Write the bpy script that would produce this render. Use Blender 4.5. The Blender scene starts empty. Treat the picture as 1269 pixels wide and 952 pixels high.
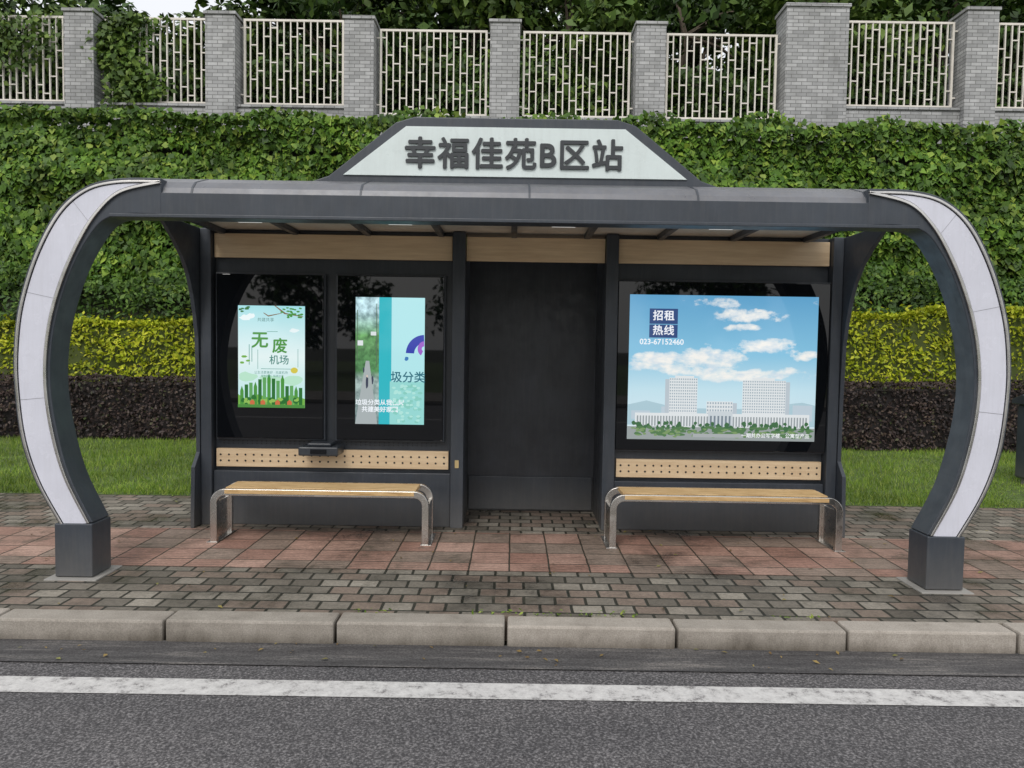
import bpy, math, random
import numpy as np
from mathutils import Matrix, Vector
random.seed(4); rng=np.random.default_rng(7)
scn=bpy.context.scene
COL=scn.collection

# ---------------- materials ----------------
def mat(name, base=(.5,.5,.5), rough=.6, metal=0., emit=None, es=0., spec=None):
    m=bpy.data.materials.new(name); m.use_nodes=True
    b=m.node_tree.nodes['Principled BSDF']
    b.inputs['Base Color'].default_value=(*base,1); b.inputs['Roughness'].default_value=rough
    b.inputs['Metallic'].default_value=metal
    if emit is not None:
        b.inputs['Emission Color'].default_value=(*emit,1); b.inputs['Emission Strength'].default_value=es
        m.cycles.emission_sampling='NONE'
    if spec is not None: b.inputs['Specular IOR Level'].default_value=spec
    return m
def nd(m,t,**kw):
    n=m.node_tree.nodes.new(t)
    for k,v in kw.items(): setattr(n,k,v)
    return n
def lk(m,a,b): m.node_tree.links.new(a,b)
def ramp(m,stops,fac):
    r=nd(m,'ShaderNodeValToRGB'); e=r.color_ramp.elements
    while len(e)<len(stops): e.new(.5)
    for i,(p,c) in enumerate(stops):
        e[i].position=p; e[i].color=(*c,1) if len(c)==3 else c
    lk(m,fac,r.inputs[0]); return r
def noise(m,scale,detail=4,rough=.6,vec=None):
    n=nd(m,'ShaderNodeTexNoise'); n.inputs['Scale'].default_value=scale; n.inputs['Detail'].default_value=detail
    n.inputs['Roughness'].default_value=rough
    if vec is not None: lk(m,vec,n.inputs['Vector'])
    return n
def objco(m): return nd(m,'ShaderNodeTexCoord').outputs['Object']
def mapping(m,v,sc,loc=(0,0,0)):
    mp=nd(m,'ShaderNodeMapping'); mp.inputs['Scale'].default_value=sc; mp.inputs['Location'].default_value=loc; lk(m,v,mp.inputs[0]); return mp.outputs[0]
def mix(m,a,b,fac,mode='MIX'):
    n=nd(m,'ShaderNodeMix',data_type='RGBA',blend_type=mode)
    for s,v in ((0,fac),(6,a),(7,b)):
        if isinstance(v,(int,float)): n.inputs[s].default_value=v
        elif isinstance(v,tuple): n.inputs[s].default_value=(*v,1)
        else: lk(m,v,n.inputs[s])
    return n.outputs[2]
def math_(m,op,a,b):
    n=nd(m,'ShaderNodeMath',operation=op)
    for i,v in enumerate((a,b)):
        if v is None: continue
        if isinstance(v,(int,float)): n.inputs[i].default_value=v
        else: lk(m,v,n.inputs[i])
    return n.outputs[0]
def bump(m,h,strength=.3,dist=.01):
    b=nd(m,'ShaderNodeBump'); b.inputs['Strength'].default_value=strength; b.inputs['Distance'].default_value=dist
    lk(m,h,b.inputs['Height']); lk(m,b.outputs[0],m.node_tree.nodes['Principled BSDF'].inputs['Normal'])
def P(m): return m.node_tree.nodes['Principled BSDF']
g3c=lambda x:(x,x,x)

def painted(name,c,rough=.45,metal=0.,var=.18,dust=0.):
    m=mat(name,c,rough,metal); o=objco(m)
    n=noise(m,3.0,6,.65,o); r=ramp(m,[(.3,tuple(x*(1-var) for x in c)),(.7,tuple(min(1,x*(1+var)) for x in c))],n.outputs[0])
    col=r.outputs[0]
    if dust:
        st=ramp(m,[(.45,(0,0,0)),(.8,g3c(dust))],noise(m,4,6,.7,mapping(m,o,(9,9,.7))).outputs[0])
        sp=nd(m,'ShaderNodeSeparateXYZ'); lk(m,o,sp.inputs[0]); mr=nd(m,'ShaderNodeMapRange'); mr.inputs[1].default_value=.35; mr.inputs[2].default_value=.0; lk(m,sp.outputs[2],mr.inputs[0])
        gz=mix(m,mr.outputs[0],noise(m,14,5,.7,o).outputs[0],.5,'MULTIPLY')
        f=mix(m,st.outputs[0],mix(m,gz,g3c(.35),1.,'MULTIPLY'),1.,'ADD')
        col=mix(m,col,(.24,.22,.19),f)
    lk(m,col,P(m).inputs['Base Color'])
    r2=ramp(m,[(.3,(max(rough-.08,.02),)*3),(.7,(rough+.12,)*3)],noise(m,9,5,.6,o).outputs[0]); lk(m,r2.outputs[0],P(m).inputs['Roughness'])
    return m
M_DARK=painted('dark_grey_paint',(.043,.052,.066),.40,0,.18,.10)
M_DARK2=painted('dark_grey_panel',(.036,.043,.054),.36,0,.18,.08)
M_BLK=painted('recess_panel_paint',(.028,.032,.040),.38,0,.35,.07)
M_ROOF=painted('roof_metal',(.15,.155,.17),.35,.2,.2,.3)
M_SOFF=painted('soffit_panel',(.66,.61,.52),.5)
M_STEEL=painted('stainless_steel',(.66,.64,.61),.25,1.)
M_WHITEPANEL=painted('frosted_white_panel',(.66,.67,.75),.22,0,.05,.12)
M_SIGN=painted('sign_face',(.68,.76,.75),.3,0,.06,.1)
M_LETTER=mat('sign_letters',(.035,.04,.045),.35)
M_GLASS=mat('black_glass',(.005,.006,.008),.02)
M_LAMP=mat('ceiling_lamp_cover',(.7,.7,.7),.4,emit=(1,1,.98),es=.6)
M_HOLE=mat('perforation',(.02,.02,.02),.8)
M_BEIGE=mat('beige_wood_panel',(.55,.42,.27),.5); o=objco(M_BEIGE)
r=ramp(M_BEIGE,[(.3,(.70,.51,.31)),(.7,(.86,.67,.44))],noise(M_BEIGE,3,6,.6,mapping(M_BEIGE,o,(1,1,14))).outputs[0]); lk(M_BEIGE,r.outputs[0],P(M_BEIGE).inputs[0])
M_WOOD=mat('bench_wood',(.5,.32,.14),.42); o=objco(M_WOOD)
r=ramp(M_WOOD,[(.25,(.36,.21,.08)),(.5,(.58,.39,.18)),(.8,(.70,.51,.28))],noise(M_WOOD,3,6,.6,mapping(M_WOOD,o,(2,20,20))).outputs[0]); lk(M_WOOD,r.outputs[0],P(M_WOOD).inputs[0])

# asphalt
M_ASPH=mat('asphalt',(.08,.08,.08),.8); o=objco(M_ASPH)
a=ramp(M_ASPH,[(.34,(.028,.027,.029)),(.5,(.082,.079,.081)),(.70,(.31,.30,.30))],noise(M_ASPH,75,3,.8,o).outputs[0])
b=ramp(M_ASPH,[(.3,(.70,.70,.72)),(.7,(1.15,1.13,1.12))],noise(M_ASPH,.9,7,.68,mapping(M_ASPH,o,(.5,1.4,1))).outputs[0])
lk(M_ASPH,mix(M_ASPH,a.outputs[0],b.outputs[0],1.,'MULTIPLY'),P(M_ASPH).inputs[0]); bump(M_ASPH,a.outputs[0],.6,.006)
M_GUT=mat('dirty_gutter',(.05,.05,.05),.8); o=objco(M_GUT)
a=ramp(M_GUT,[(.3,(.03,.028,.029)),(.52,(.072,.069,.069)),(.72,(.20,.185,.17))],noise(M_GUT,2.5,10,.75,mapping(M_GUT,o,(.6,6,1))).outputs[0])
b=ramp(M_GUT,[(.35,(.55,.55,.55)),(.65,(1.6,1.6,1.6))],noise(M_GUT,80,3,.8,o).outputs[0])
lk(M_GUT,mix(M_GUT,a.outputs[0],b.outputs[0],1.,'MULTIPLY'),P(M_GUT).inputs[0]); bump(M_GUT,b.outputs[0],.4,.004)
M_LINE=mat('worn_white_paint',(.7,.7,.68),.6); o=objco(M_LINE)
a=ramp(M_LINE,[(.38,(.16,.15,.15)),(.47,(.50,.49,.48)),(.7,(.72,.71,.69))],noise(M_LINE,14,10,.82,o).outputs[0])
lk(M_LINE,a.outputs[0],P(M_LINE).inputs[0]); bump(M_LINE,noise(M_LINE,75,3,.8,o).outputs[0],.4,.004)
# kerb stone
M_KERB=mat('granite_kerb',(.3,.28,.26),.75); o=objco(M_KERB)
a=ramp(M_KERB,[(.25,(.20,.178,.155)),(.45,(.35,.32,.285)),(.75,(.47,.435,.395))],noise(M_KERB,3.5,9,.75,o).outputs[0])
b=ramp(M_KERB,[(.3,(.75,.75,.75)),(.7,(1.15,1.15,1.15))],noise(M_KERB,120,2,.7,o).outputs[0])
g=nd(M_KERB,'ShaderNodeNewGeometry'); rr=ramp(M_KERB,[(0,(.80,.79,.76)),(1,(1.1,1.08,1.05))],g.outputs['Random Per Island'])
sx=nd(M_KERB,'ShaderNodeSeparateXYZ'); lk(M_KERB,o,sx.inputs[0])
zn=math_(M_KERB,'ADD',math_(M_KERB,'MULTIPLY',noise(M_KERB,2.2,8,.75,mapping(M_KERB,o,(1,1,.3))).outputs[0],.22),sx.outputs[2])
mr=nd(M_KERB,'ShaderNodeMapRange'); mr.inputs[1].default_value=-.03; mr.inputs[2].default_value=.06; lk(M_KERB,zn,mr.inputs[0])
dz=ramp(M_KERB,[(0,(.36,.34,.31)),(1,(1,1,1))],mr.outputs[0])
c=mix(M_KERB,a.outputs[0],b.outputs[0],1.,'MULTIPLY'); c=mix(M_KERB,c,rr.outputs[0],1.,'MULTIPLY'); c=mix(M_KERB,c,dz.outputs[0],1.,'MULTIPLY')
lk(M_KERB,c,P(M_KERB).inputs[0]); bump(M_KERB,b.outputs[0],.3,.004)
# pavers
def paver(name,c1,c2,mortar,w,h,off,ms,stain=(.45,1.2),rough=.75,third=None,groove=False):
    m=mat(name,c1,rough); o=objco(m)
    wv=noise(m,5,2,.5,o); vv=mix(m,o,mix(m,wv.outputs[1],(.5,.5,.5),1.,'SUBTRACT'),.014,'ADD')
    def brick(A,B,M,sh=(0,0,0)):
        br=nd(m,'ShaderNodeTexBrick'); br.offset=off; br.squash=1
        lk(m,vv if sh==(0,0,0) else mapping(m,vv,(1,1,1),sh),br.inputs['Vector']); br.inputs['Scale'].default_value=1
        br.inputs['Brick Width'].default_value=w; br.inputs['Row Height'].default_value=h
        br.inputs['Mortar Size'].default_value=ms; br.inputs['Mortar Smooth'].default_value=.5; br.inputs['Bias'].default_value=0
        for q,x in (('Color1',A),('Color2',B),('Mortar',M)): br.inputs[q].default_value=(*x,1)
        return br
    br=brick(c1,c2,mortar)
    c=br.outputs[0]
    b2=brick((0,0,0),(1,1,1),(0,0,0),(w*40,h*38,0))
    f2=ramp(m,[(.68,(0,0,0)),(.72,(1,1,1))],b2.outputs[0])
    iv=nd(m,'ShaderNodeInvert'); lk(m,br.outputs[1],iv.inputs['Color'])
    if third: c=mix(m,c,third,mix(m,f2.outputs[0],iv.outputs[0],1.,'MULTIPLY'))
    stn=noise(m,1.1,10,.74,o).outputs[0]
    st=ramp(m,[(.34,(stain[0],)*3),(.50,(.85,.84,.82)),(.68,(stain[1],)*3)],stn)
    fi=ramp(m,[(.3,(.6,.6,.6)),(.7,(1.3,1.27,1.25))],noise(m,38,6,.8,o).outputs[0])
    ms_=ramp(m,[(.54,(0,0,0)),(.66,g3c(.6))],noise(m,3.2,9,.75,o).outputs[0])
    c=mix(m,c,st.outputs[0],1.,'MULTIPLY'); c=mix(m,c,fi.outputs[0],1.,'MULTIPLY'); c=mix(m,c,(.065,.06,.042),ms_.outputs[0])
    lk(m,c,P(m).inputs[0])
    rr=ramp(m,[(.36,(.22,)*3),(.50,(.72,)*3)],stn); lk(m,rr.outputs[0],P(m).inputs['Roughness'])
    hm=mix(m,iv.outputs[0],fi.outputs[0],.25)
    if groove:
        wt=nd(m,'ShaderNodeTexWave'); wt.bands_direction='Y'; wt.inputs['Scale'].default_value=6.6; lk(m,o,wt.inputs[0]); hm=mix(m,hm,wt.outputs[1],.35)
    bump(m,hm,.8,.014)
    return m
M_PAV=paver('grey_brown_pavers',(.125,.112,.092),(.34,.315,.27),(.03,.03,.02),.2,.15,.5,.012,(.36,1.15),third=(.24,.19,.155))
M_TILE=paver('reddish_tactile_tiles',(.32,.185,.145),(.45,.30,.245),(.05,.045,.03),.3,.3,.0,.008,(.36,1.2),third=(.29,.225,.185),groove=True)
def wallbrick():
    m=mat('grey_brick',(.3,.3,.31),.8); o=objco(m)
    sp=nd(m,'ShaderNodeSeparateXYZ'); lk(m,o,sp.inputs[0])
    cb=nd(m,'ShaderNodeCombineXYZ'); lk(m,math_(m,'ADD',sp.outputs[0],sp.outputs[1]),cb.inputs[0]); lk(m,sp.outputs[2],cb.inputs[1])
    br=nd(m,'ShaderNodeTexBrick'); lk(m,cb.outputs[0],br.inputs[0]); br.inputs['Scale'].default_value=1
    br.inputs['Brick Width'].default_value=.22; br.inputs['Row Height'].default_value=.075; br.inputs['Mortar Size'].default_value=.007
    br.inputs['Color1'].default_value=(.33,.335,.34,1); br.inputs['Color2'].default_value=(.52,.525,.53,1); br.inputs['Mortar'].default_value=(.19,.19,.19,1)
    st=ramp(m,[(.3,(.62,.62,.60)),(.7,(1.1,1.1,1.1))],noise(m,1.2,8,.7,mapping(m,o,(1.5,1.5,.5))).outputs[0])
    lk(m,mix(m,br.outputs[0],st.outputs[0],1.,'MULTIPLY'),P(m).inputs[0]); return m
M_WB=wallbrick()
M_FENCE=painted('cream_fence_paint',(.74,.70,.63),.5,0,.12)
M_CONC=painted('concrete',(.30,.29,.27),.8)
M_EARTH=painted('earth',(.03,.036,.018),.9,0,.4)
M_GRND=painted('lawn_ground',(.08,.12,.03),.9,0,.4)
M_BARK=painted('bark',(.09,.07,.05),.9,0,.35)
def leafmat(name,stops,ns=.8,trans=.0,rough=.5,dark=(.45,1.25)):
    m=mat(name,(.1,.2,.05),rough,spec=.25); g=nd(m,'ShaderNodeNewGeometry'); o=objco(m)
    r=ramp(m,stops,g.outputs['Random Per Island'])
    n=ramp(m,[(.35,(dark[0],)*3),(.65,(dark[1],)*3)],noise(m,ns,5,.65,o).outputs[0])
    c=mix(m,r.outputs[0],n.outputs[0],1.,'MULTIPLY'); lk(m,c,P(m).inputs[0])
    if trans:
        t=nd(m,'ShaderNodeBsdfTranslucent'); lk(m,c,t.inputs[0])
        ms=nd(m,'ShaderNodeMixShader'); ms.inputs[0].default_value=trans
        lk(m,P(m).outputs[0],ms.inputs[1]); lk(m,t.outputs[0],ms.inputs[2])
        lk(m,ms.outputs[0],m.node_tree.nodes['Material Output'].inputs[0])
    return m
M_IVY=leafmat('ivy_leaves',[(0,(.035,.085,.010)),(.45,(.078,.165,.018)),(.8,(.135,.245,.028)),(1,(.25,.34,.05))],1.3)
M_SHRUB=leafmat('shrub_leaves',[(0,(.028,.065,.012)),(.6,(.065,.14,.02)),(1,(.13,.22,.035))],1.6)
M_YEL=leafmat('yellow_green_leaves',[(0,(.20,.27,.010)),(.5,(.40,.47,.02)),(1,(.62,.62,.05))],1.5,.25,.5,(.65,1.2))
M_PUR=leafmat('purple_brown_leaves',[(0,(.022,.015,.015)),(.6,(.062,.042,.038)),(.9,(.11,.078,.06)),(1,(.07,.09,.035))],2)
M_GRASS=leafmat('grass_blades',[(0,(.11,.20,.025)),(.6,(.21,.33,.045)),(1,(.36,.43,.09))],1.0,.25,.5,(.65,1.2))
M_TREE=leafmat('tree_leaves',[(0,(.02,.045,.010)),(.6,(.05,.105,.018)),(1,(.10,.17,.032))],.7)
M_TREE2=leafmat('tree_leaves_light',[(0,(.04,.08,.014)),(.6,(.09,.16,.026)),(1,(.17,.25,.045))],.7)

# ---------------- mesh helpers ----------------
def empty(name,parent=None):
    e=bpy.data.objects.new(name,None); COL.objects.link(e)
    if parent: e.parent=parent
    return e
def obj(name,verts,faces,m,parent=None,bevel=0,smooth=False,seg=2):
    me=bpy.data.meshes.new(name); me.from_pydata(verts,[],faces); me.update()
    ms=m if isinstance(m,list) else [m]
    for x in ms: me.materials.append(x)
    ob=bpy.data.objects.new(name,me); COL.objects.link(ob)
    if parent: ob.parent=parent
    if bevel:
        b=ob.modifiers.new('b','BEVEL'); b.width=bevel; b.segments=seg; b.limit_method='ANGLE'; b.angle_limit=math.radians(40)
    if smooth:
        for p in me.polygons: p.use_smooth=True
    return ob
class MB:
    def __init__(s): s.v=[]; s.f=[]
    def box(s,x0,x1,y0,y1,z0,z1):
        n=len(s.v)
        s.v+=[(x0,y0,z0),(x1,y0,z0),(x1,y1,z0),(x0,y1,z0),(x0,y0,z1),(x1,y0,z1),(x1,y1,z1),(x0,y1,z1)]
        s.f+=[tuple(n+i for i in q) for q in ((0,3,2,1),(4,5,6,7),(0,1,5,4),(1,2,6,5),(2,3,7,6),(3,0,4,7))]; return s
    def disc(s,x,y,z,r,k=8):
        n=len(s.v); s.v+=[(x+r*math.cos(2*math.pi*i/k),y,z+r*math.sin(2*math.pi*i/k)) for i in range(k)]
        s.f.append(tuple(range(n,n+k)))
    def prism(s,pts,axis,a,b):
        n=len(s.v);k=len(pts)
        def mk(p,c): return (c,p[0],p[1]) if axis=='x' else ((p[0],c,p[1]) if axis=='y' else (p[0],p[1],c))
        s.v+=[mk(p,a) for p in pts]+[mk(p,b) for p in pts]
        s.f.append(tuple(range(n,n+k))); s.f.append(tuple(range(n+2*k-1,n+k-1,-1)))
        for i in range(k):
            j=(i+1)%k; s.f.append((n+i,n+k+i,n+k+j,n+j))
        return s
    def strip(s,A,B,y0,y1):
        n=len(s.v);k=len(A)
        for a,b in zip(A,B): s.v+=[(a[0],y0,a[1]),(b[0],y0,b[1]),(b[0],y1,b[1]),(a[0],y1,a[1])]
        for i in range(k-1):
            p=n+4*i;q=p+4
            for u in range(4):
                w=(u+1)%4; s.f.append((p+u,p+w,q+w,q+u))
        s.f.append((n,n+3,n+2,n+1)); e=n+4*(k-1); s.f.append((e,e+1,e+2,e+3)); return s
    def out(s,name,m,parent=None,bevel=0,smooth=False):
        o=obj(name,s.v,s.f,m,parent,bevel,smooth)
        import bmesh
        bm=bmesh.new(); bm.from_mesh(o.data); bmesh.ops.recalc_face_normals(bm,faces=bm.faces); bm.to_mesh(o.data); bm.free()
        return o
def box(name,x0,x1,y0,y1,z0,z1,m,parent=None,bevel=.004): return MB().box(x0,x1,y0,y1,z0,z1).out(name,m,parent,bevel)
def sheet(name,x0,x1,y0,y1,z,m,parent=None): return obj(name,[(x0,y0,z),(x1,y0,z),(x1,y1,z),(x0,y1,z)],[(0,1,2,3)],m,parent)
def catmull(pts,n=6):
    out=[];L=len(pts)
    for i in range(L-1):
        p0=pts[max(i-1,0)];p1=pts[i];p2=pts[i+1];p3=pts[min(i+2,L-1)]
        for j in range(n):
            t=j/n
            out.append(tuple(.5*((2*b)+(-a+c)*t+(2*a-5*b+4*c-d)*t*t+(-a+3*b-3*c+d)*t**3) for a,b,c,d in zip(p0,p1,p2,p3)))
    out.append(pts[-1]); return out
def leaves(name,Pt,N,L,W,m,parent=None,updir=None):
    n=len(Pt); N=N/np.linalg.norm(N,axis=1)[:,None]
    R=rng.normal(size=(n,3)) if updir is None else np.tile(updir,(n,1))+rng.normal(size=(n,3))*.5
    T=R-N*np.sum(R*N,axis=1)[:,None]; T/=np.linalg.norm(T,axis=1)[:,None]+1e-9
    B=np.cross(N,T); s=rng.uniform(.55,1.35,size=(n,1)); l=L*s; w=W*s
    V=np.stack([Pt-T*l*.5, Pt+B*w*.5-T*l*.08+N*w*.18, Pt+T*l*.5, Pt-B*w*.5-T*l*.08+N*w*.18],axis=1).reshape(-1,3)
    me=bpy.data.meshes.new(name); me.vertices.add(4*n); me.vertices.foreach_set('co',V.astype(np.float32).ravel())
    me.loops.add(4*n); me.loops.foreach_set('vertex_index',np.arange(4*n,dtype=np.int32))
    me.polygons.add(n); me.polygons.foreach_set('loop_start',np.arange(0,4*n,4,dtype=np.int32))
    me.update(calc_edges=True); me.materials.append(m)
    ob=bpy.data.objects.new(name,me); COL.objects.link(ob)
    if parent: ob.parent=parent
    return ob
def wob(Pt,k,seed=0,oct=3):
    r=np.random.default_rng(seed); out=np.zeros(len(Pt)); a=1
    for o_ in range(oct):
        for _ in range(4):
            d=r.normal(size=3)*k*(1.9**o_); out+=a*np.sin(Pt@d+r.uniform(0,6.28))
        a*=.55
    return out/4
def tube(mb,pts,rads,k=8):
    n=len(mb.v)
    for i,(p,r) in enumerate(zip(pts,rads)):
        p=Vector(p); d=(Vector(pts[min(i+1,len(pts)-1)])-Vector(pts[max(i-1,0)])).normalized()
        a=d.orthogonal().normalized(); b=d.cross(a)
        for j in range(k):
            t=2*math.pi*j/k; q=p+a*r*math.cos(t)+b*r*math.sin(t); mb.v.append(tuple(q))
    for i in range(len(pts)-1):
        for j in range(k):
            mb.f.append((n+i*k+j,n+i*k+(j+1)%k,n+(i+1)*k+(j+1)%k,n+(i+1)*k+j))

# ---------------- ground ----------------
sheet('ground',-300,300,-300,300,-.17,M_EARTH)
sheet('road',-150,150,-9,4.42,-.13,M_ASPH)
rm=empty('road_marking'); sheet('edge_line',-150,150,3.745,3.925,-.126,M_LINE,rm); sheet('lane_line',-150,150,-4.6,-4.45,-.126,M_LINE,rm)
sheet('gutter',-150,150,4.10,4.425,-.122,M_GUT)
k=MB(); x=-60.73
while x<60:
    dz=random.uniform(-.005,.005); dy=random.uniform(-.006,.006)
    k.box(x+.004,x+1.0,4.41+dy,4.59+dy,-.16,.004+dz); x+=1.012
k.out('kerb',M_KERB,None,.014)
obj('sidewalk',*(lambda m:(m.v,m.f))(MB().box(-80,80,4.585,8.07,-.16,-.001)),M_PAV)
sheet('sidewalk_tactile_tiles',-80,80,5.50,6.64,.003,M_TILE)
sheet('lawn_soil',-80,80,8.08,15.6,.0,M_GRND)
ks=MB(); ks.box(-80,80,-9.2,-9.0,-.16,.0); ks.out('kerb',M_KERB,None,.01)
sheet('sidewalk',-80,80,-13,-9.2,-.004,M_PAV)
sheet('lawn_soil',-80,80,-60,-13,-.006,M_GRND)
n=260; xs=rng.uniform(-7,7,n); ys=np.where(rng.random(n)<.4,rng.uniform(4.12,4.4,n),rng.uniform(4.6,8.0,n)); zz=np.where(ys<4.41,-.112,.012)
leaves('fallen_leaves',np.stack([xs,ys,zz],1),rng.normal(size=(n,3))*.15+np.array([0,0,1]),.035,.018,leafmat('dry_leaves',[(0,(.16,.10,.04)),(.6,(.28,.2,.07)),(1,(.2,.22,.06))]))
# moss and weeds in the joint between kerb, paving and lawn
n=2600; xs=rng.uniform(-9,9,n); w_=wob(np.stack([xs,xs*0,xs*0],1),2.5,77); kp=w_>.1; xs=xs[kp]; n=len(xs)
ys=np.where(rng.random(n)<.5,4.597,8.06)+rng.normal(0,.012,n)
leaves('moss',np.stack([xs,ys,.008+rng.exponential(.008,n)],1),rng.normal(size=(n,3))*.5+np.array([0,0,1]),.028,.012,M_GRASS)

# ---------------- bus shelter ----------------
S=empty('bus_shelter')
YF=5.2; YB=5.42
O=[(-2.40,2.757),(-2.70,2.75),(-2.92,2.69),(-3.11,2.53),(-3.27,2.24),(-3.38,1.90),(-3.42,1.60),(-3.42,1.32),(-3.38,.96),(-3.28,.66),(-3.12,.37)]
I=[(-2.40,2.51),(-2.62,2.513),(-2.79,2.47),(-2.91,2.33),(-3.02,2.12),(-3.11,1.86),(-3.16,1.60),(-3.17,1.33),(-3.13,1.03),(-3.045,.71),(-2.89,.39)]
b_=[.16,.42,.78,.90,.93,.93,.93,.93,.93,.93,.93]
Oc=catmull(O,8); Ic=catmull(I,8); bc=[q[0] for q in catmull([(q,0) for q in b_],8)]
def lerp(p,q,t): return (p[0]+(q[0]-p[0])*t,p[1]+(q[1]-p[1])*t)
M_SEAM=mat('seam',(.25,.25,.27),.6)
for sgn,nm in ((1,'left'),(-1,'right')):
    fx=lambda L:[(sgn*p[0],p[1]) for p in L]
    MB().strip(fx(Oc),fx(Ic),YF,YB).out(f'arch_{nm}_body',M_DARK,S,.006)
    wo=[lerp(p,q,.17) for p,q in zip(Oc,Ic)]; wi=[lerp(p,q,b-.10) for p,q,b in zip(Oc,Ic,bc)]
    to=[lerp(p,q,.08) for p,q in zip(Oc,Ic)]; to2=[lerp(p,q,.145) for p,q in zip(Oc,Ic)]
    ti=[lerp(p,q,b-.075) for p,q,b in zip(Oc,Ic,bc)]; ti2=[lerp(p,q,b) for p,q,b in zip(Oc,Ic,bc)]
    MB().strip(fx(wo)[3:],fx(wi)[3:],YF-.008,YF+.01).out(f'arch_{nm}_light_panel',M_WHITEPANEL,S)
    MB().strip(fx(to),fx(to2),YF-.018,YF+.01).out(f'arch_{nm}_outer_trim',M_STEEL,S,.003)
    MB().strip(fx(ti),fx(ti2),YF-.018,YF+.01).out(f'arch_{nm}_inner_trim',M_STEEL,S,.003)
    for j in (20,38,58):
        a0,a1=lerp(Oc[j],Ic[j],.17),lerp(Oc[j],Ic[j],.83); b0,b1=lerp(Oc[j+1],Ic[j+1],.17),lerp(Oc[j+1],Ic[j+1],.83)
        e0=lerp(a0,b0,.06);e1=lerp(a1,b1,.06)
        MB().strip(fx([a0,e0]),fx([a1,e1]),YF-.0095,YF).out(f'arch_{nm}_seam',M_SEAM,S)
    x0,x1=sorted((sgn*-3.145,sgn*-2.885))
    box(f'arch_{nm}_foot',x0,x1,YF-.02,YB+.01,.012,.385,M_DARK,S,.008)
    box(f'arch_{nm}_base_plate',x0-.05,x1+.05,YF-.07,YB+.07,-.01,.008,M_CONC,S,.004)
# roof
MB().prism([(5.215,2.512),(5.215,2.655),(5.235,2.70),(5.29,2.75),(5.5,2.815),(6.3,2.89),(7.4,2.87),(7.4,2.68),(5.33,2.68),(5.29,2.512)],'x',-2.74,2.74).out('roof_shell',M_ROOF,S,.003)
MB().box(-2.43,2.43,5.203,5.214,2.505,2.66).out('roof_fascia',M_DARK,S,.003)
MB().box(-2.74,2.74,5.17,5.33,2.488,2.511).out('roof_lip',M_DARK,S,.004)
seam=MB()
for i in range(-2,3):
    X=i*1.15+.1
    seam.prism([(5.212,2.657),(5.232,2.703),(5.288,2.753),(5.5,2.819),(5.5,2.81),(5.29,2.74),(5.24,2.69)],'x',X-.007,X+.007)
seam.out('roof_seams',M_DARK,S)
sheet('soffit',-2.72,2.72,5.33,7.3,2.672,M_SOFF,S)
rb=MB()
for i in range(9): rb.box(-2.62+i*.655-.025,-2.62+i*.655+.025,5.34,6.89,2.625,2.67)
rb.out('soffit_ribs',M_DARK,S,.003)
lp=MB()
for X in (-2.2,-.95,.41,1.72): lp.box(X-.10,X+.10,5.98,6.38,2.650,2.669)
lp.out('ceiling_lamps',M_LAMP,S,.004)
curve=[(6.0,2.665),(6.12,2.61),(6.3,2.50),(6.46,2.38),(6.58,2.24),(6.66,2.08),(6.72,1.9),(6.765,1.7),(6.79,1.2),(6.79,.66),(6.68,.54),(6.66,.1),(6.66,0.0),(7.62,0.0),(7.62,2.665)]
MB().prism(curve,'x',-2.835,-2.80).out('end_plate_left',M_DARK,S,.004)
MB().prism(curve,'x',2.94,2.975).out('end_plate_right',M_DARK,S,.004)
for nm,x0,x1 in (('post_1',-2.797,-2.70),('post_2',-.545,-.43),('post_3',.825,.935),('post_4',2.845,2.937)):
    box(nm,x0,x1,6.80,6.98,0,2.665,M_DARK,S,.006)
for nm,x0,x1 in (('left',-2.698,-.548),('right',.938,2.842)):
    box(f'bay_{nm}_back',x0,x1,6.90,7.02,0,2.665,M_DARK2,S,.003)
    box(f'bay_{nm}_top_board',x0+.005,x1-.005,6.865,6.897,2.415,2.63,M_BEIGE,S,.003)
    z1=.69 if nm=='left' else .645
    box(f'bay_{nm}_lower_board',x0+.02,x1-.02,6.855,6.897,z1-.165,z1,M_BEIGE,S,.003)
    box(f'bay_{nm}_skirt',x0,x1,6.84,6.897,.0,z1-.2,M_DARK,S,.006)
    h=MB(); n=int((x1-x0-.1)/.072)
    for i in range(n):
        for zz in (z1-.055,z1-.11): h.disc(x0+.06+i*(x1-x0-.12)/(n-1),6.8525,zz,.0095)
    h.out(f'bay_{nm}_perforations',M_HOLE,S)
box('recess_top_board',-.425,.82,6.865,6.895,2.415,2.63,M_BEIGE,S,.003)
box('recess_back',-.6,1.0,7.58,7.62,0,2.66,M_BLK,S)
box('recess_kick_board',-.42,.815,7.55,7.577,0.02,.35,M_DARK2,S,.004)
box('recess_side_left',-.6,-.432,7.025,7.578,0,2.66,M_BLK,S); box('recess_side_right',.83,1.0,7.025,7.578,0,2.66,M_BLK,S)
box('rear_cladding_left',-2.797,-.602,7.57,7.6,0,2.66,M_DARK,S); box('rear_cladding_right',1.002,2.937,7.57,7.6,0,2.66,M_DARK,S)
h=MB(); 
for i in range(46): 
    for j in range(2): h.disc(-2.62+i*.043,6.888,.735+j*.022,.0055,6)
h.out('speaker_holes',M_HOLE,S)
MB().box(-1.87,-1.52,6.62,6.87,.665,.745).box(-1.80,-1.59,6.66,6.87,.7455,.775).out('ticket_camera_box',M_DARK2,S,.012)
MB().box(-1.76,-1.62,6.612,6.619,.685,.725).out('camera_window',M_GLASS,S)
MB().box(-.505,-.47,6.796,6.799,.55,.62).out('sticker',mat('sticker',(.55,.42,.2),.5),S)

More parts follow.
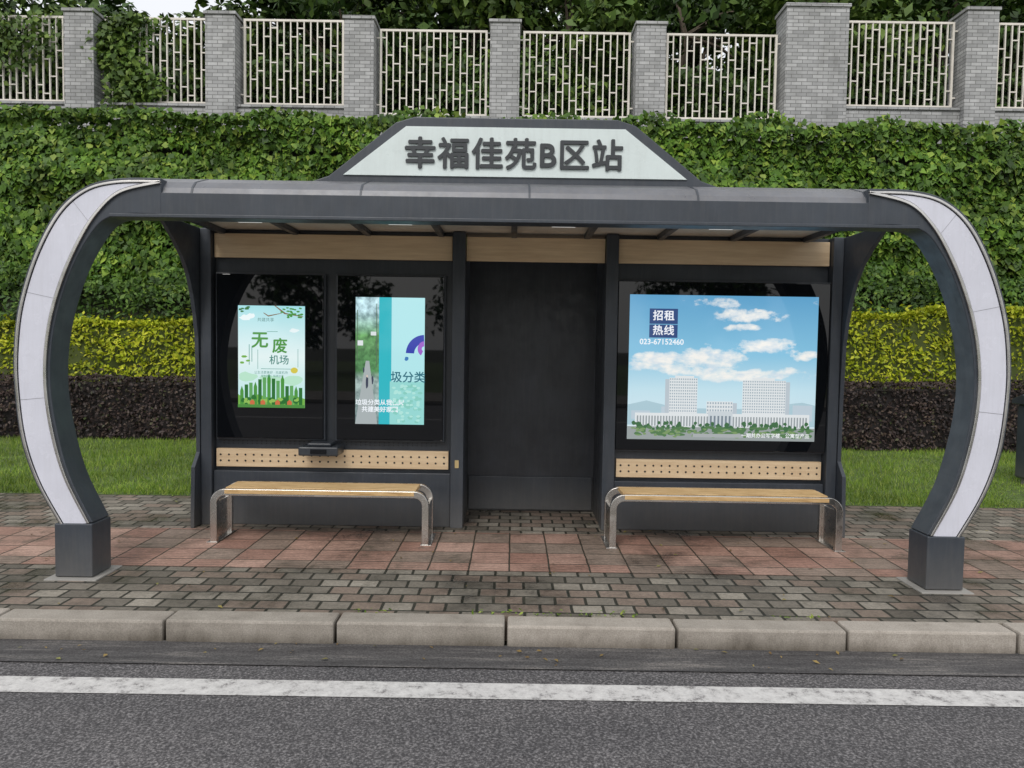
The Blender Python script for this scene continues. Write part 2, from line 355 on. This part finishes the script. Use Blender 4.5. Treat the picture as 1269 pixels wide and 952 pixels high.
# station sign
G=empty('station_name_sign')
fr=[(-1.52,2.80),(-1.34,2.86),(-.86,3.245),(-.73,3.285),(.73,3.285),(.86,3.245),(1.34,2.86),(1.52,2.80)]
MB().prism(fr,'y',5.52,5.70).out('frame',M_DARK,G,.008)
fc=[(-1.235,2.865),(-.785,3.215),(.785,3.215),(1.235,2.865)]
MB().prism(fc,'y',5.508,5.52).out('face',M_SIGN,G,.002)
def text(name,s,x,y,z,size,m,parent,extrude=.0,align='CENTER',bold=0.,sp=1.,step=.0002):
    offs=[(0,0)] if not bold else [(0,0),(bold,0),(-bold,0),(0,bold),(0,-bold),(bold*.7,bold*.7),(-bold*.7,-bold*.7)]
    for i,(dx,dz) in enumerate(offs):
        c=bpy.data.curves.new(name,'FONT'); c.body=s; c.size=size; c.extrude=extrude
        c.align_x=align; c.align_y='CENTER'; c.materials.append(m); c.space_character=sp
        ob=bpy.data.objects.new(name,c); COL.objects.link(ob); ob.location=(x+dx,y-i*step,z+dz); ob.rotation_euler=(math.pi/2,0,0)
        ob.parent=parent
    return ob
text('letters','幸福佳苑B区站',-.012,5.500,3.01,.232,M_LETTER,G,.005,'CENTER',.0052,1.07)

# ---------------- displays ----------------
EM={}
def em(c,s=.95):
    key=(c,s)
    if key not in EM: EM[key]=mat('screen_colour',(.01,.01,.01),.06,emit=c,es=s)
    return EM[key]
class Poster:
    def __init__(s,parent,x0,x1,z0,z1,y): s.p=parent;s.x0=x0;s.w=x1-x0;s.z0=z0;s.h=z1-z0;s.y=y;s.k=0
    def pt(s,u,v): return (s.x0+u*s.w,s.z0+v*s.h)
    def lay(s): s.k+=1; return s.y-.0003*s.k
    def poly(s,pts,c,nm='artwork'):
        y=s.lay(); v=[(s.pt(*q)[0],y,s.pt(*q)[1]) for q in pts]
        return obj(nm,v,[tuple(range(len(v)))],c if not isinstance(c,tuple) else em(c),s.p)
    def rect(s,u0,v0,u1,v1,c,nm='artwork'): return s.poly([(u0,v0),(u1,v0),(u1,v1),(u0,v1)],c,nm)
    def rects(s,L,c,nm='artwork'):
        y=s.lay(); v=[];f=[]
        for u0,v0,u1,v1 in L:
            n=len(v)
            for u,w in ((u0,v0),(u1,v0),(u1,v1),(u0,v1)): X,Z=s.pt(u,w); v.append((X,y,Z))
            f.append((n,n+1,n+2,n+3))
        return obj(nm,v,f,em(c),s.p)
    def blobs(s,L,c,nm='artwork',k=9):
        v=[];f=[]
        for i,(u,w,ru,rv) in enumerate(L):
            y=s.y-.0003*s.k-.0003-.00001*i; n=len(v)
            for j in range(k):
                q=rr.uniform(.75,1.15); X,Z=s.pt(u+q*ru*math.cos(2*math.pi*j/k),w+q*rv*math.sin(2*math.pi*j/k)); v.append((X,y,Z))
            f.append(tuple(range(n,n+k)))
        s.k+=3
        return obj(nm,v,f,em(c),s.p)
    def ell(s,u,v,ru,rv,c,nm='artwork',k=20): return s.poly([(u+ru*math.cos(2*math.pi*i/k),v+rv*math.sin(2*math.pi*i/k)) for i in range(k)],c,nm)
    def text(s,t,u,v,size,c,bold=0.,align='CENTER',sp=1.):
        X,Z=s.pt(u,v); y=s.lay(); s.k+=2; return text('caption',t,X,y,Z,size,em(c),s.p,0,align,bold,sp,.00005)
def display(name,x0,x1,z0,z1,dx0,dx1,dz0,dz1):
    D=empty(name)
    box('cabinet',x0-.014,x1+.014,6.845,6.899,z0-.014,z1+.014,M_DARK,D,.006)
    box('glass_front',x0,x1,6.822,6.844,z0,z1,M_GLASS,D,.006)
    return Poster(D,dx0,dx1,dz0,dz1,6.8212)
rr=random.Random(2)
p=display('digital_display_screen',-2.66,-1.70,.79,2.265,-2.465,-1.865,1.07,1.985)
bgm=mat('screen_gradient_artwork',(.01,.01,.01),.06,emit=(1,1,1),es=.95); o=objco(bgm); sp=nd(bgm,'ShaderNodeSeparateXYZ'); lk(bgm,o,sp.inputs[0])
mr=nd(bgm,'ShaderNodeMapRange'); mr.inputs[1].default_value=1.07; mr.inputs[2].default_value=1.985; lk(bgm,sp.outputs[2],mr.inputs[0])
r=ramp(bgm,[(0,(.46,.80,.80)),(.5,(.80,.93,.93)),(1,(.38,.76,.82))],mr.outputs[0]); lk(bgm,r.outputs[0],P(bgm).inputs['Emission Color'])
p.rect(0,0,1,1,bgm,'picture')
g1=(.07,.30,.05); g2=(.18,.45,.07); g3=(.02,.16,.03)
p.blobs([(.14,.30,.14,.05),(.80,.27,.16,.05),(.5,.28,.2,.04)],(.50,.80,.62),k=14)
p.poly([(0,0),(1,0),(1,.09),(.8,.13),(.55,.08),(.3,.13),(.1,.08),(0,.13)],g2)
for i in range(14):
    u=.03+i*.068; hgt=.10+.13*math.exp(-((u-.45)/.28)**2)+rr.uniform(-.03,.05); p.rect(u,.03,u+.052,hgt+.05,(g1,g3,(.12,.38,.12))[i%3])
    if i%3==0: p.poly([(u,hgt+.05),(u+.052,hgt+.05),(u+.026,hgt+.10)],g1)
p.blobs([(rr.uniform(.05,.95),rr.uniform(.05,.11),rr.uniform(.03,.055),rr.uniform(.018,.03)) for _ in range(12)],g3)
p.blobs([(rr.uniform(.05,.95),rr.uniform(.05,.09),rr.uniform(.02,.04),rr.uniform(.012,.022)) for _ in range(12)],(.28,.52,.10))
for u in (.18,.34,.56,.74): p.poly([(u,.03),(u+.07,.03),(u+.07,.06),(u+.035,.08),(u,.06)],(.6,.16,.06)); 
p.rect(0,0,1,.03,(.07,.26,.05))
p.text('无',.33,.655,.155,g1,.004); p.text('废',.63,.60,.14,g1,.0035); p.text('机场',.62,.465,.09,(.06,.24,.20),.001)
p.text('共建共享',.42,.86,.038,(.08,.22,.2)); p.text('让生活更美好 · 无废机场',.5,.345,.028,(.06,.26,.22)); p.text('绿色民航  低碳出行',.52,.31,.024,(.06,.26,.22))
p.rects([(.30,.38,.307,.57),(.44,.745,.60,.75),(.9,.40,.907,.58),(.35,.38,.9,.385),(.17,.42,.18,.62),(.21,.45,.22,.6)],(.1,.35,.3))
p.poly([(.55,1.0),(.57,1.0),(.72,.93),(.98,.90),(.98,.893),(.70,.92)],(.22,.12,.05)); p.poly([(.38,.93),(.40,.93),(.46,.905),(.66,.93),(.66,.925),(.46,.893)],(.22,.12,.05))
p.blobs([(rr.uniform(.66,.97),rr.uniform(.88,.985),.026,.009) for _ in range(26)],g1,k=6)
p.blobs([(rr.uniform(.04,.2),rr.uniform(.93,.985),.03,.010) for _ in range(7)],g3,k=6)
p.blobs([(.10,.50,.05,.014),(.16,.46,.04,.012),(.07,.44,.04,.012)],g2,k=6); p.ell(.85,.37,.055,.030,(.68,.58,.08),k=10)
p.blobs([(.12,.88,.09,.03),(.2,.90,.07,.025),(.85,.76,.07,.02)],(.85,.95,.97),k=14)
# screen 2
p=display('digital_display_screen',-1.58,-.62,.79,2.265,-1.41,-.79,.935,2.075)
pm=mat('screen_street_picture',(.01,.01,.01),.06,emit=(1,1,1),es=.95); o=objco(pm); sp=nd(pm,'ShaderNodeSeparateXYZ'); lk(pm,o,sp.inputs[0])
mr=nd(pm,'ShaderNodeMapRange'); mr.inputs[1].default_value=.935; mr.inputs[2].default_value=2.075; lk(pm,sp.outputs[2],mr.inputs[0])
r=ramp(pm,[(0,(.20,.28,.3)),(.35,(.33,.42,.42)),(.42,(.08,.22,.09)),(.7,(.13,.32,.12)),(.9,(.50,.70,.80))],mr.outputs[0])
n=ramp(pm,[(.3,(.35,.4,.4)),(.7,(1.6,1.6,1.5))],noise(pm,16,6,.6,o).outputs[0]); lk(pm,mix(pm,r.outputs[0],n.outputs[0],1.,'MULTIPLY'),P(pm).inputs['Emission Color'])
p.rect(0,0,1,1,(.46,.82,.86),'picture'); p.rect(0,0,.36,1,pm,'picture'); p.rect(.34,0,.52,1,(.03,.48,.56)); p.rect(.50,.0,1,.34,(.31,.70,.67))
p.poly([(.0,.0),(.32,.0),(.2,.50),(.15,.50)],(.40,.45,.46)); p.blobs([(.17,.33,.022,.05),(.25,.35,.017,.035),(.12,.43,.012,.025)],(.05,.06,.1)); p.blobs([(.17,.38,.015,.012)],(.65,.55,.48))
p.rects([(.03,.62,.11,.66),(.22,.70,.30,.73)],(.75,.8,.82)); p.rects([(.02,.5,.03,.9),(.30,.45,.31,.95)],(.1,.16,.1))
def arcpoly(cx,cy,r0x,r0y,r1x,r1y,a0,a1):
    L=[(cx+r0x*math.cos(math.radians(a0+(a1-a0)*i/14)),cy+r0y*math.sin(math.radians(a0+(a1-a0)*i/14))) for i in range(15)]
    L+=[(cx+r1x*math.cos(math.radians(a1+(a0-a1)*i/14)),cy+r1y*math.sin(math.radians(a1+(a0-a1)*i/14))) for i in range(15)]; return L
p.poly(arcpoly(1.0,.56,.27,.15,.15,.085,92,178),(.03,.05,.42)); p.poly(arcpoly(1.0,.60,.10,.06,.04,.02,95,240),(.35,.12,.6))
p.blobs([(.74,.52,.03,.02)],(.05,.2,.5))
p.text('圾分类',.765,.37,.105,(.03,.16,.22),.0018); p.text('垃圾分类从我做起',.36,.17,.055,(.9,.95,1),.0012); p.text('共建美好家园',.36,.115,.055,(.9,.95,1),.0012)
p.blobs([(rr.uniform(.56,.96),rr.uniform(.02,.31),.035,.012) for _ in range(45)],(.25,.62,.54),k=6)
p.blobs([(rr.uniform(.56,.96),rr.uniform(.02,.31),.03,.010) for _ in range(45)],(.44,.80,.74),k=6)
# lightbox
p=display('advertising_lightbox',.94,2.84,.735,2.255,1.045,2.735,.835,2.135)
sk=mat('lightbox_sky_picture',(.01,.01,.01),.06,emit=(1,1,1),es=.95); o=objco(sk); sp=nd(sk,'ShaderNodeSeparateXYZ'); lk(sk,o,sp.inputs[0])
mr=nd(sk,'ShaderNodeMapRange'); mr.inputs[1].default_value=.835; mr.inputs[2].default_value=2.135; lk(sk,sp.outputs[2],mr.inputs[0])
r=ramp(sk,[(0,(.72,.84,.88)),(.35,(.55,.77,.87)),(.6,(.24,.55,.76)),(1,(.12,.37,.62))],mr.outputs[0])
acc=None
for u,v,ru,rv in ((.20,.56,.17,.055),(.40,.55,.22,.075),(.30,.49,.30,.05),(.73,.66,.15,.06),(.62,.87,.20,.05),(.47,.95,.12,.04),(.90,.60,.10,.04),(.07,.50,.10,.04),(.60,.45,.22,.05),(.85,.46,.2,.045),(.62,.78,.10,.03)):
    X,Z=p.pt(u,v)
    dx=math_(sk,'MULTIPLY',math_(sk,'SUBTRACT',sp.outputs[0],X),1/(ru*p.w)); dz_=math_(sk,'MULTIPLY',math_(sk,'SUBTRACT',sp.outputs[2],Z),1/(rv*p.h))
    d2=math_(sk,'ADD',math_(sk,'MULTIPLY',dx,dx),math_(sk,'MULTIPLY',dz_,dz_)); e=math_(sk,'MAXIMUM',math_(sk,'SUBTRACT',1.0,math_(sk,'MULTIPLY',d2,.55)),0)
    acc=e if acc is None else math_(sk,'MAXIMUM',acc,e)
nz=noise(sk,4.5,9,.62,mapping(sk,o,(1,1,1.7),(5.3,0,1.6))).outputs[0]
fac=math_(sk,'ADD',math_(sk,'MULTIPLY',acc,.62),math_(sk,'MULTIPLY',math_(sk,'SUBTRACT',nz,.5),1.9))
cl=ramp(sk,[(.30,(0,0,0)),(.45,g3c(.6)),(.65,(1,1,1))],fac)
sh=ramp(sk,[(.35,(.66,.76,.84)),(.55,(.93,.92,.88))],noise(sk,6,5,.6,mapping(sk,o,(1,1,2.0),(5.3,0,1.9))).outputs[0])
lk(sk,mix(sk,r.outputs[0],sh.outputs[0],cl.outputs[0]),P(sk).inputs['Emission Color'])
p.rect(0,0,1,1,sk,'picture')
W=(.76,.80,.82); D1=(.36,.44,.50)
p.poly([(0,.1),(0,.24),(.1,.27),(.2,.24),(.35,.22),(.6,.22),(.8,.25),(.93,.27),(1,.25),(1,.1)],(.42,.60,.68),'hills')
p.rects([(.02,.14,.12,.20),(.88,.14,.985,.25),(.18,.15,.22,.23)],(.52,.62,.70),'distant_buildings')
def tower(u0,u1,v0,v1,nu,nv,side):
    p.rect(u0,v0,u1,v1,W,'tower'); du=(u1-u0)/nu; dv=(v1-v0)/nv
    p.rects([(u0+du*(i+.22),v0+dv*(j+.25),u0+du*(i+.78),v0+dv*(j+.78)) for i in range(nu) for j in range(nv)],D1,'tower_windows')
    p.rect(u1 if side>0 else u0-.022, v0, u1+.022 if side>0 else u0, v1-.010,(.50,.57,.63),'tower_side')
tower(.22,.37,.17,.43,13,13,-1); tower(.61,.84,.17,.42,19,13,1); tower(.42,.56,.17,.27,10,4,1)
p.rects([(.25,.43,.35,.445),(.66,.42,.78,.437)],W); 
p.rect(.04,.085,.97,.185,W,'podium'); p.rects([(.05+i*.0155,.095,.058+i*.0155,.165) for i in range(59)],(.32,.36,.38),'podium_windows')
p.rect(.43,.085,.56,.20,(.6,.66,.7),'entrance'); p.rects([(.44+i*.02,.09,.45+i*.02,.17) for i in range(6)],(.2,.25,.3))
p.rect(0,0,1,.09,(.32,.36,.36),'plaza')
p.blobs([(rr.uniform(.03,.97),rr.uniform(.07,.12),rr.uniform(.007,.014),rr.uniform(.010,.02)) for _ in range(90)],(.05,.15,.06))
p.blobs([(rr.uniform(.03,.97),rr.uniform(.03,.09),rr.uniform(.012,.03),rr.uniform(.008,.014)) for _ in range(90)],(.09,.20,.08))
p.blobs([(rr.uniform(.03,.97),rr.uniform(.02,.08),rr.uniform(.008,.018),rr.uniform(.004,.010)) for _ in range(60)],(.20,.32,.13))
p.rects([(.35,.02,.62,.045)],(.40,.43,.44))
p.rect(.105,.80,.255,.905,(.04,.08,.22)); p.rect(.105,.705,.255,.795,(.04,.08,.22))
p.text('招租',.18,.853,.095,(.9,.93,1),.002,'CENTER',1.1); p.text('热线',.18,.752,.095,(.9,.93,1),.002,'CENTER',1.1); p.text('023-67152460',.055,.675,.068,(.9,.95,1),.0012,'LEFT')
p.text('一期共办公写字楼、公寓型产品',.79,.035,.044,(.95,.97,1),.0006)
# ---------------- benches ----------------
def bench(x0,x1):
    B=empty('bench'); y0,y1=6.17,6.55; H=.45; R=.12
    def path(off):
        L=[(x0+off,0.0)]
        for i in range(9):
            a=math.pi-i*math.pi/16; L.append((x0+R+(R-off)*math.cos(a),H-R+(R-off)*math.sin(a)))
        for i in range(9):
            a=math.pi/2-i*math.pi/16; L.append((x1-R+(R-off)*math.cos(a),H-R+(R-off)*math.sin(a)))
        L.append((x1-off,0.0)); return L
    for j,(a,b) in enumerate(((y0,y0+.045),(y1-.045,y1))):
        MB().strip(path(0),path(.055),a,b).out(f'frame_{j}',M_STEEL,B,.004)
    for j,(X,X2) in enumerate(((x0+.004,x0+.034),(x1-.034,x1-.004))):
        box(f'leg_plate_{j}',X,X2,y0+.046,y1-.046,.0,H-R,M_STEEL,B,.003)
        box(f'foot_{j}',min(X,X2)-.03,max(X,X2)+.03,y0-.01,y1+.01,.0035,.012,M_STEEL,B,.002)
    s=MB(); n=6; w=(y1-y0-.09-.004)/n
    for i in range(n): s.box(x0+.11,x1-.11,y0+.047+i*w+.005,y0+.047+(i+1)*w-.005,H-.028,H+.006)
    s.box(x0+.12,x1-.12,y0-.006,y0-.001,H-.038,H-.004)
    s.out('seat_slats',M_WOOD,B,.005)
    c=MB(); c.box(x0+.3,x0+.34,y0+.046,y1-.046,H-.05,H-.03); c.box(x1-.34,x1-.3,y0+.046,y1-.046,H-.05,H-.03); c.out('cross_bars',M_STEEL,B)
    return B
bench(-2.465,-.67); bench(.82,2.735)

U=empty('waste_bin'); MB().box(6.44,6.84,9.35,9.65,.08,1.02).out('body',M_DARK,U,.03); MB().prism([(9.3,1.021),(9.3,1.08),(9.5,1.15),(9.7,1.08),(9.7,1.021)],'x',6.40,6.88).out('lid',M_DARK2,U,.01); box('plinth',6.5,6.78,9.4,9.6,0,.078,M_CONC,U)
box('opening',6.50,6.78,9.344,9.349,.78,.92,M_HOLE,U,0)

# ---------------- vegetation ----------------
ZT=5.98
MB().prism([(14.9,0),(15.75,ZT-.05),(16.5,ZT-.05),(16.5,0)],'x',-45,45).out('retaining_wall',M_EARTH)
sheet('terrace_ground',-80,80,16.5,120,ZT-.04,M_EARTH)
n=90000
xs=rng.uniform(-17,17,n); zs=rng.uniform(1.4,ZT+.08,n)
Q=np.stack([xs,np.zeros(n),zs],1)
f=wob(Q*np.array([1,1,1.3]),1.3,3)
yb=np.minimum(14.9+.85*(zs/ZT)-.34-.30*f-rng.uniform(0,.12,n),14.9+.85*(zs/ZT)-.05-rng.uniform(0,.1,n))
low=np.clip((3.0+.35*wob(Q*np.array([1,0,0]),.9,8)-zs)/.7,0,1)
topz=ZT+.10-.006*xs
zs2=np.minimum(zs,topz)+.12*wob(Q*np.array([1,0,0]),2.2,5)*(zs>5.4)
N=np.stack([rng.normal(0,.5,n),-1+rng.normal(0,.35,n),.45+rng.normal(0,.5,n)],1)
msk=low<.5
leaves('ivy',np.stack([xs,yb,zs2],1)[msk],N[msk],.145,.115,M_IVY,None,np.array([0,0,-1.]))
n=8000; xs=rng.uniform(-17,17,n); Q=np.stack([xs,xs*0,xs*0],1); hgt=.10+.22*np.clip(wob(Q,1.5,12)+.4,0,2)
leaves('ivy',np.stack([xs,rng.uniform(15.25,15.85,n),ZT+.04-.006*xs+rng.uniform(0,1,n)*hgt],1),rng.normal(size=(n,3))*.6+np.array([0,-1,.5]),.14,.11,M_IVY)
n=38000; xs=rng.uniform(-17,17,n); zz=rng.uniform(1.4,3.35,n); Q=np.stack([xs,xs*0,zz],1)
keep=zz<3.0+.35*wob(Q*np.array([1,0,0]),.9,8); xs=xs[keep];zz=zz[keep];Q=Q[keep]; n=len(xs)
yy=14.05+.35*np.clip(zz-2.2,0,2)**1.5-.24*wob(Q,1.9,9)-rng.uniform(0,.2,n)
leaves('shrub',np.stack([xs,yy,zz],1),rng.normal(size=(n,3))*.7+np.array([0,-1,.5]),.11,.055,M_SHRUB)
def hedge(name,y0,y1,z1,gx,core,n,L,W,m,amp,seed,kk=2.5):
    H=empty(name)
    zc=lambda x:(z1+gx*x-.12)
    MB().prism([(-17,zc(-17)),(17,zc(17)),(17,0),(-17,0)],'y',y0+.08,y1-.05).out('core',core,H)
    fr=int(n*.62); xs=rng.uniform(-17,17,n); zt=z1+gx*xs; F=np.arange(n)<fr
    y=np.where(F,y0+rng.exponential(.04,n),rng.uniform(y0,y1,n))
    z=np.where(F,rng.uniform(.02,1,n)*zt,zt-rng.exponential(.035,n))
    Q=np.stack([xs,y,z],1); w=wob(Q,kk,seed)
    y=y-amp*w*F; z=z+amp*.9*w*(z>zt*.6)+ (rng.random(n)>.90)*rng.exponential(.05,n)*(z>zt*.85)
    N=rng.normal(size=(n,3))*.75+np.where(F[:,None],np.array([0,-1,.5]),np.array([0,-.2,1]))
    leaves('leaves',np.stack([xs,y,z],1),N,L,W,m,H)
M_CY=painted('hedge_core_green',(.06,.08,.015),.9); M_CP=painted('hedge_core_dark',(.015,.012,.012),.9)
hedge('hedge',12.6,13.5,1.09,.006,M_CP,64000,.06,.035,M_PUR,.06,21,3)
hedge('hedge',13.55,14.2,2.19,.026,M_CY,74000,.09,.042,M_YEL,.10,22,2.6)
n=120000; xs=rng.uniform(-14,14,n); ys=8.1+4.6*rng.random(n)**1.3; 
hgt=rng.uniform(.03,.085,n)*(1+.5*wob(np.stack([xs,ys,ys*0],1),1.5,4)); lean=rng.normal(0,.028,(n,2)); a=rng.uniform(0,math.pi,n); w=.005
V=np.stack([np.stack([xs-np.cos(a)*w,ys-np.sin(a)*w,xs*0],1),np.stack([xs+np.cos(a)*w,ys+np.sin(a)*w,xs*0],1),np.stack([xs+lean[:,0],ys+lean[:,1],hgt],1)],1).reshape(-1,3)
me=bpy.data.meshes.new('grass'); me.vertices.add(3*n); me.vertices.foreach_set('co',V.astype(np.float32).ravel()); me.loops.add(3*n); me.loops.foreach_set('vertex_index',np.arange(3*n,dtype=np.int32))
me.polygons.add(n); me.polygons.foreach_set('loop_start',np.arange(0,3*n,3,dtype=np.int32)); me.update(calc_edges=True); me.materials.append(M_GRASS)
COL.objects.link(bpy.data.objects.new('grass',me))

# ---------------- brick wall and fences ----------------
WY=16.5; DZ=-.29
pil=[(-18.3,.62,8.85),(-15.25,.62,8.85),(-12.2,.62,8.85),(-9.15,.62,8.85),(-6.2,.62,8.83),(-3.3,.62,8.78),(-.25,.62,8.75),(2.8,.62,8.75),(6.26,1.3,9.17),(9.7,.66,9.15),(12.9,.62,9.15),(16,.62,9.15),(19,.62,9.15)]
Wl=empty('brick_wall')
w=MB()
for X,wd,zt in pil: w.box(X-wd/2,X+wd/2,WY-.35,WY+.3,5.7,zt-.07+DZ)
w.out('pillars',M_WB,Wl,.006)
cp=MB()
for X,wd,zt in pil: cp.box(X-wd/2-.03,X+wd/2+.03,WY-.38,WY+.33,zt-.069+DZ,zt+DZ)
cp.out('pillar_caps',M_WB,Wl,.008)
w=MB(); cc=MB()
for a,b in zip(pil[:-1],pil[1:]):
    x0=a[0]+a[1]/2;x1=b[0]-b[1]/2; zt=(7.12 if a[0]>5 else (6.97 if a[0]<-4 else 6.80))+DZ
    w.box(x0+.002,x1-.002,WY-.2,WY+.2,5.7,zt-.06); cc.box(x0+.003,x1-.003,WY-.24,WY+.24,zt-.059,zt)
    F=MB(); h=1.85; f0=zt+.05; f1=f0+h-.05; xa=x0+.07; xb=x1-.07; t=.013
    F.box(xa,xb,WY-.025,WY+.025,f1-.045,f1); F.box(xa,xb,WY-.025,WY+.025,f0,f0+.045)
    F.box(xa,xa+.045,WY-.025,WY+.025,f0+.0455,f1-.0455); F.box(xb-.045,xb,WY-.025,WY+.025,f0+.0455,f1-.0455)
    for zz in (.2,1.6): F.box(x0+.001,xa-.001,WY-.015,WY+.015,f0+zz,f0+zz+.03); F.box(xb+.001,x1-.001,WY-.015,WY+.015,f0+zz,f0+zz+.03)
    nb=int((xb-xa)/.142); st=(xb-xa)/nb
    for i in range(1,nb):
        X=xa+i*st; F.box(X-t,X+t,WY-.02,WY+.02,f0+.0455,f1-.0455)
    for i in range(nb):
        X=xa+i*st; 
        for q in ((.10,.50,.90),(.30,.70),(.40,.60),(.20,.80))[i%4]:
            z=f0+q*(f1-f0); F.box(X+t+.001,X+st-t-.001,WY-.017,WY+.017,z-.012,z+.012)
    F.out('fence',M_FENCE)
w.out('low_wall',M_WB,Wl); cc.out('coping',M_WB,Wl,.01)

# ---------------- trees ----------------
def tree(name,x,y,z,h,r,m,nl,seed,L=.24,low=.25):
    R=np.random.default_rng(seed); rd=random.Random(seed); T=empty(name); mb=MB()
    top=Vector((x+rd.uniform(-.4,.4),y,z+h*.75)); base=Vector((x,y,z-.1))
    pts=[base.lerp(top,t)+Vector((rd.uniform(-.12,.12),rd.uniform(-.12,.12),0))*(t>0) for t in (0,.2,.4,.6,.8,1)]
    r0=.03*h; tube(mb,pts,[r0*(1-.8*t) for t in (0,.2,.4,.6,.8,1)])
    C=[]; nc=38
    for i in range(nc):
        d=R.normal(size=3); d/=np.linalg.norm(d); q=d*(R.uniform(.35,1)**.6)
        c=np.array([x,y,z+h*(low+1)/2])+q*np.array([r,r,h*(1-low)/2]); C.append(c)
        if i<14:
            s=pts[rd.randint(1,4)]; mid=s.lerp(Vector(c),.5)+Vector((0,0,.2)); tube(mb,[s,mid,Vector(c)],[r0*.4,r0*.22,r0*.07],5)
    mb.out('trunk_and_limbs',M_BARK,T)
    C=np.array(C); idx=R.integers(0,nc,nl); cr=R.uniform(.6,1.1,nc)*r*.40
    d=R.normal(size=(nl,3)); d/=np.linalg.norm(d,axis=1)[:,None]; rad=cr[idx]*(R.random(nl)**.4)
    Pt=C[idx]+d*rad[:,None]*np.array([1,1,.75])
    leaves('leaves',Pt,d*.8+R.normal(size=(nl,3))*.6+np.array([0,0,.5]),L,L*.55,m,T)
sd=100
for x,y,h,r,m in ((-17,21,7,3.0,M_TREE),(-13.4,20,6.2,2.9,M_TREE2),(-10.6,21,4.4,2.2,M_TREE),(-7.0,21,4.5,2.3,M_TREE2),(-4.4,20.5,6.4,2.8,M_TREE),(-1.4,21,6.8,2.8,M_TREE2),(1.6,20.5,6.6,2.8,M_TREE2),(4.8,21.5,7.2,3,M_TREE),(8.2,20.6,7.2,3,M_TREE2),(11.4,21.2,7.4,3,M_TREE),(14.8,21,7.4,3,M_TREE2)):
    sd+=1; tree('tree',x,y,ZT,h,r,m,8000,sd,.27,.05)
for x,y,h,r,m in ((-16,27,8,3.8,M_TREE),(-5.0,27,8,3.6,M_TREE),(0,27,10,4,M_TREE),(5.8,27,10.5,4.2,M_TREE),(12.0,27,10.5,4.2,M_TREE),(18,27,10.5,4.2,M_TREE)):
    sd+=1; tree('tree',x,y,ZT,h,r,m,6000,sd,.42,.05)
n=32000; xs=rng.uniform(-18,18,n); zz=ZT+rng.uniform(0,1,n)*(2.55+.45*wob(np.stack([xs,xs*0,xs*0],1),.8,31))
yy=18.5+rng.uniform(0,.9,n)-.40*wob(np.stack([xs,xs*0,zz],1),1.4,32)
leaves('shrub',np.stack([xs,yy,zz],1),rng.normal(size=(n,3))*.8+np.array([0,-1,.6]),.23,.11,M_TREE)
n=2600; t=rng.random(n); cx=-8.35+rng.normal(0,.28,n)+.3*np.sin(t*7); cz=6.5+t*2.0
leaves('climbing_vine',np.stack([cx,WY-.06-rng.exponential(.08,n),cz],1),rng.normal(size=(n,3))*.6+np.array([0,-1,.4]),.14,.09,M_TREE2)
n=900; cx=-11+rng.normal(0,.5,n); leaves('climbing_vine',np.stack([cx,WY-.06-rng.exponential(.08,n),8.0+rng.normal(0,.3,n)],1),rng.normal(size=(n,3))*.6+np.array([0,-1,.4]),.14,.09,M_TREE2)
for i,x in enumerate(range(-33,38,11)): tree('tree',x+random.uniform(-1.5,1.5),-30+random.uniform(-2,2),0,7.5,3.6,M_TREE,2500,200+i,.5,.2)

# ---------------- light, world, camera ----------------
wd=bpy.data.worlds.new('World'); scn.world=wd; wd.use_nodes=True; nt=wd.node_tree
el,az=math.radians(46),math.radians(195)
sky=nt.nodes.new('ShaderNodeTexSky'); sky.sky_type='NISHITA'; sky.sun_disc=False; sky.sun_elevation=el; sky.sun_rotation=az
sky.dust_density=4
mx=nt.nodes.new('ShaderNodeMix'); mx.data_type='RGBA'; mx.inputs[0].default_value=.8; mx.inputs[7].default_value=(9.3,9.4,9.6,1)
nt.links.new(sky.outputs[0],mx.inputs[6]); bg=nt.nodes['Background']; nt.links.new(mx.outputs[2],bg.inputs[0]); bg.inputs[1].default_value=.12
sl=bpy.data.lights.new('sun','SUN'); sl.energy=1.4; sl.angle=math.radians(24); sl.color=(1,.97,.93)
so=bpy.data.objects.new('sun',sl); COL.objects.link(so)
d=Vector((math.sin(az)*math.cos(el),math.cos(az)*math.cos(el),math.sin(el))); so.rotation_euler=d.to_track_quat('Z','Y').to_euler()
cam=bpy.data.cameras.new('camera'); co=bpy.data.objects.new('camera',cam); COL.objects.link(co); scn.camera=co
cam.sensor_width=36; cam.lens=26.67; cam.clip_end=1000; cam.clip_start=.05
co.matrix_world=Matrix.Translation((0,0,1.65))@Matrix.Rotation(math.pi/2-.049,4,'X')@Matrix.Rotation(.015,4,'Z')
scn.view_settings.view_transform='Standard'; scn.view_settings.look='None'; scn.view_settings.exposure=0
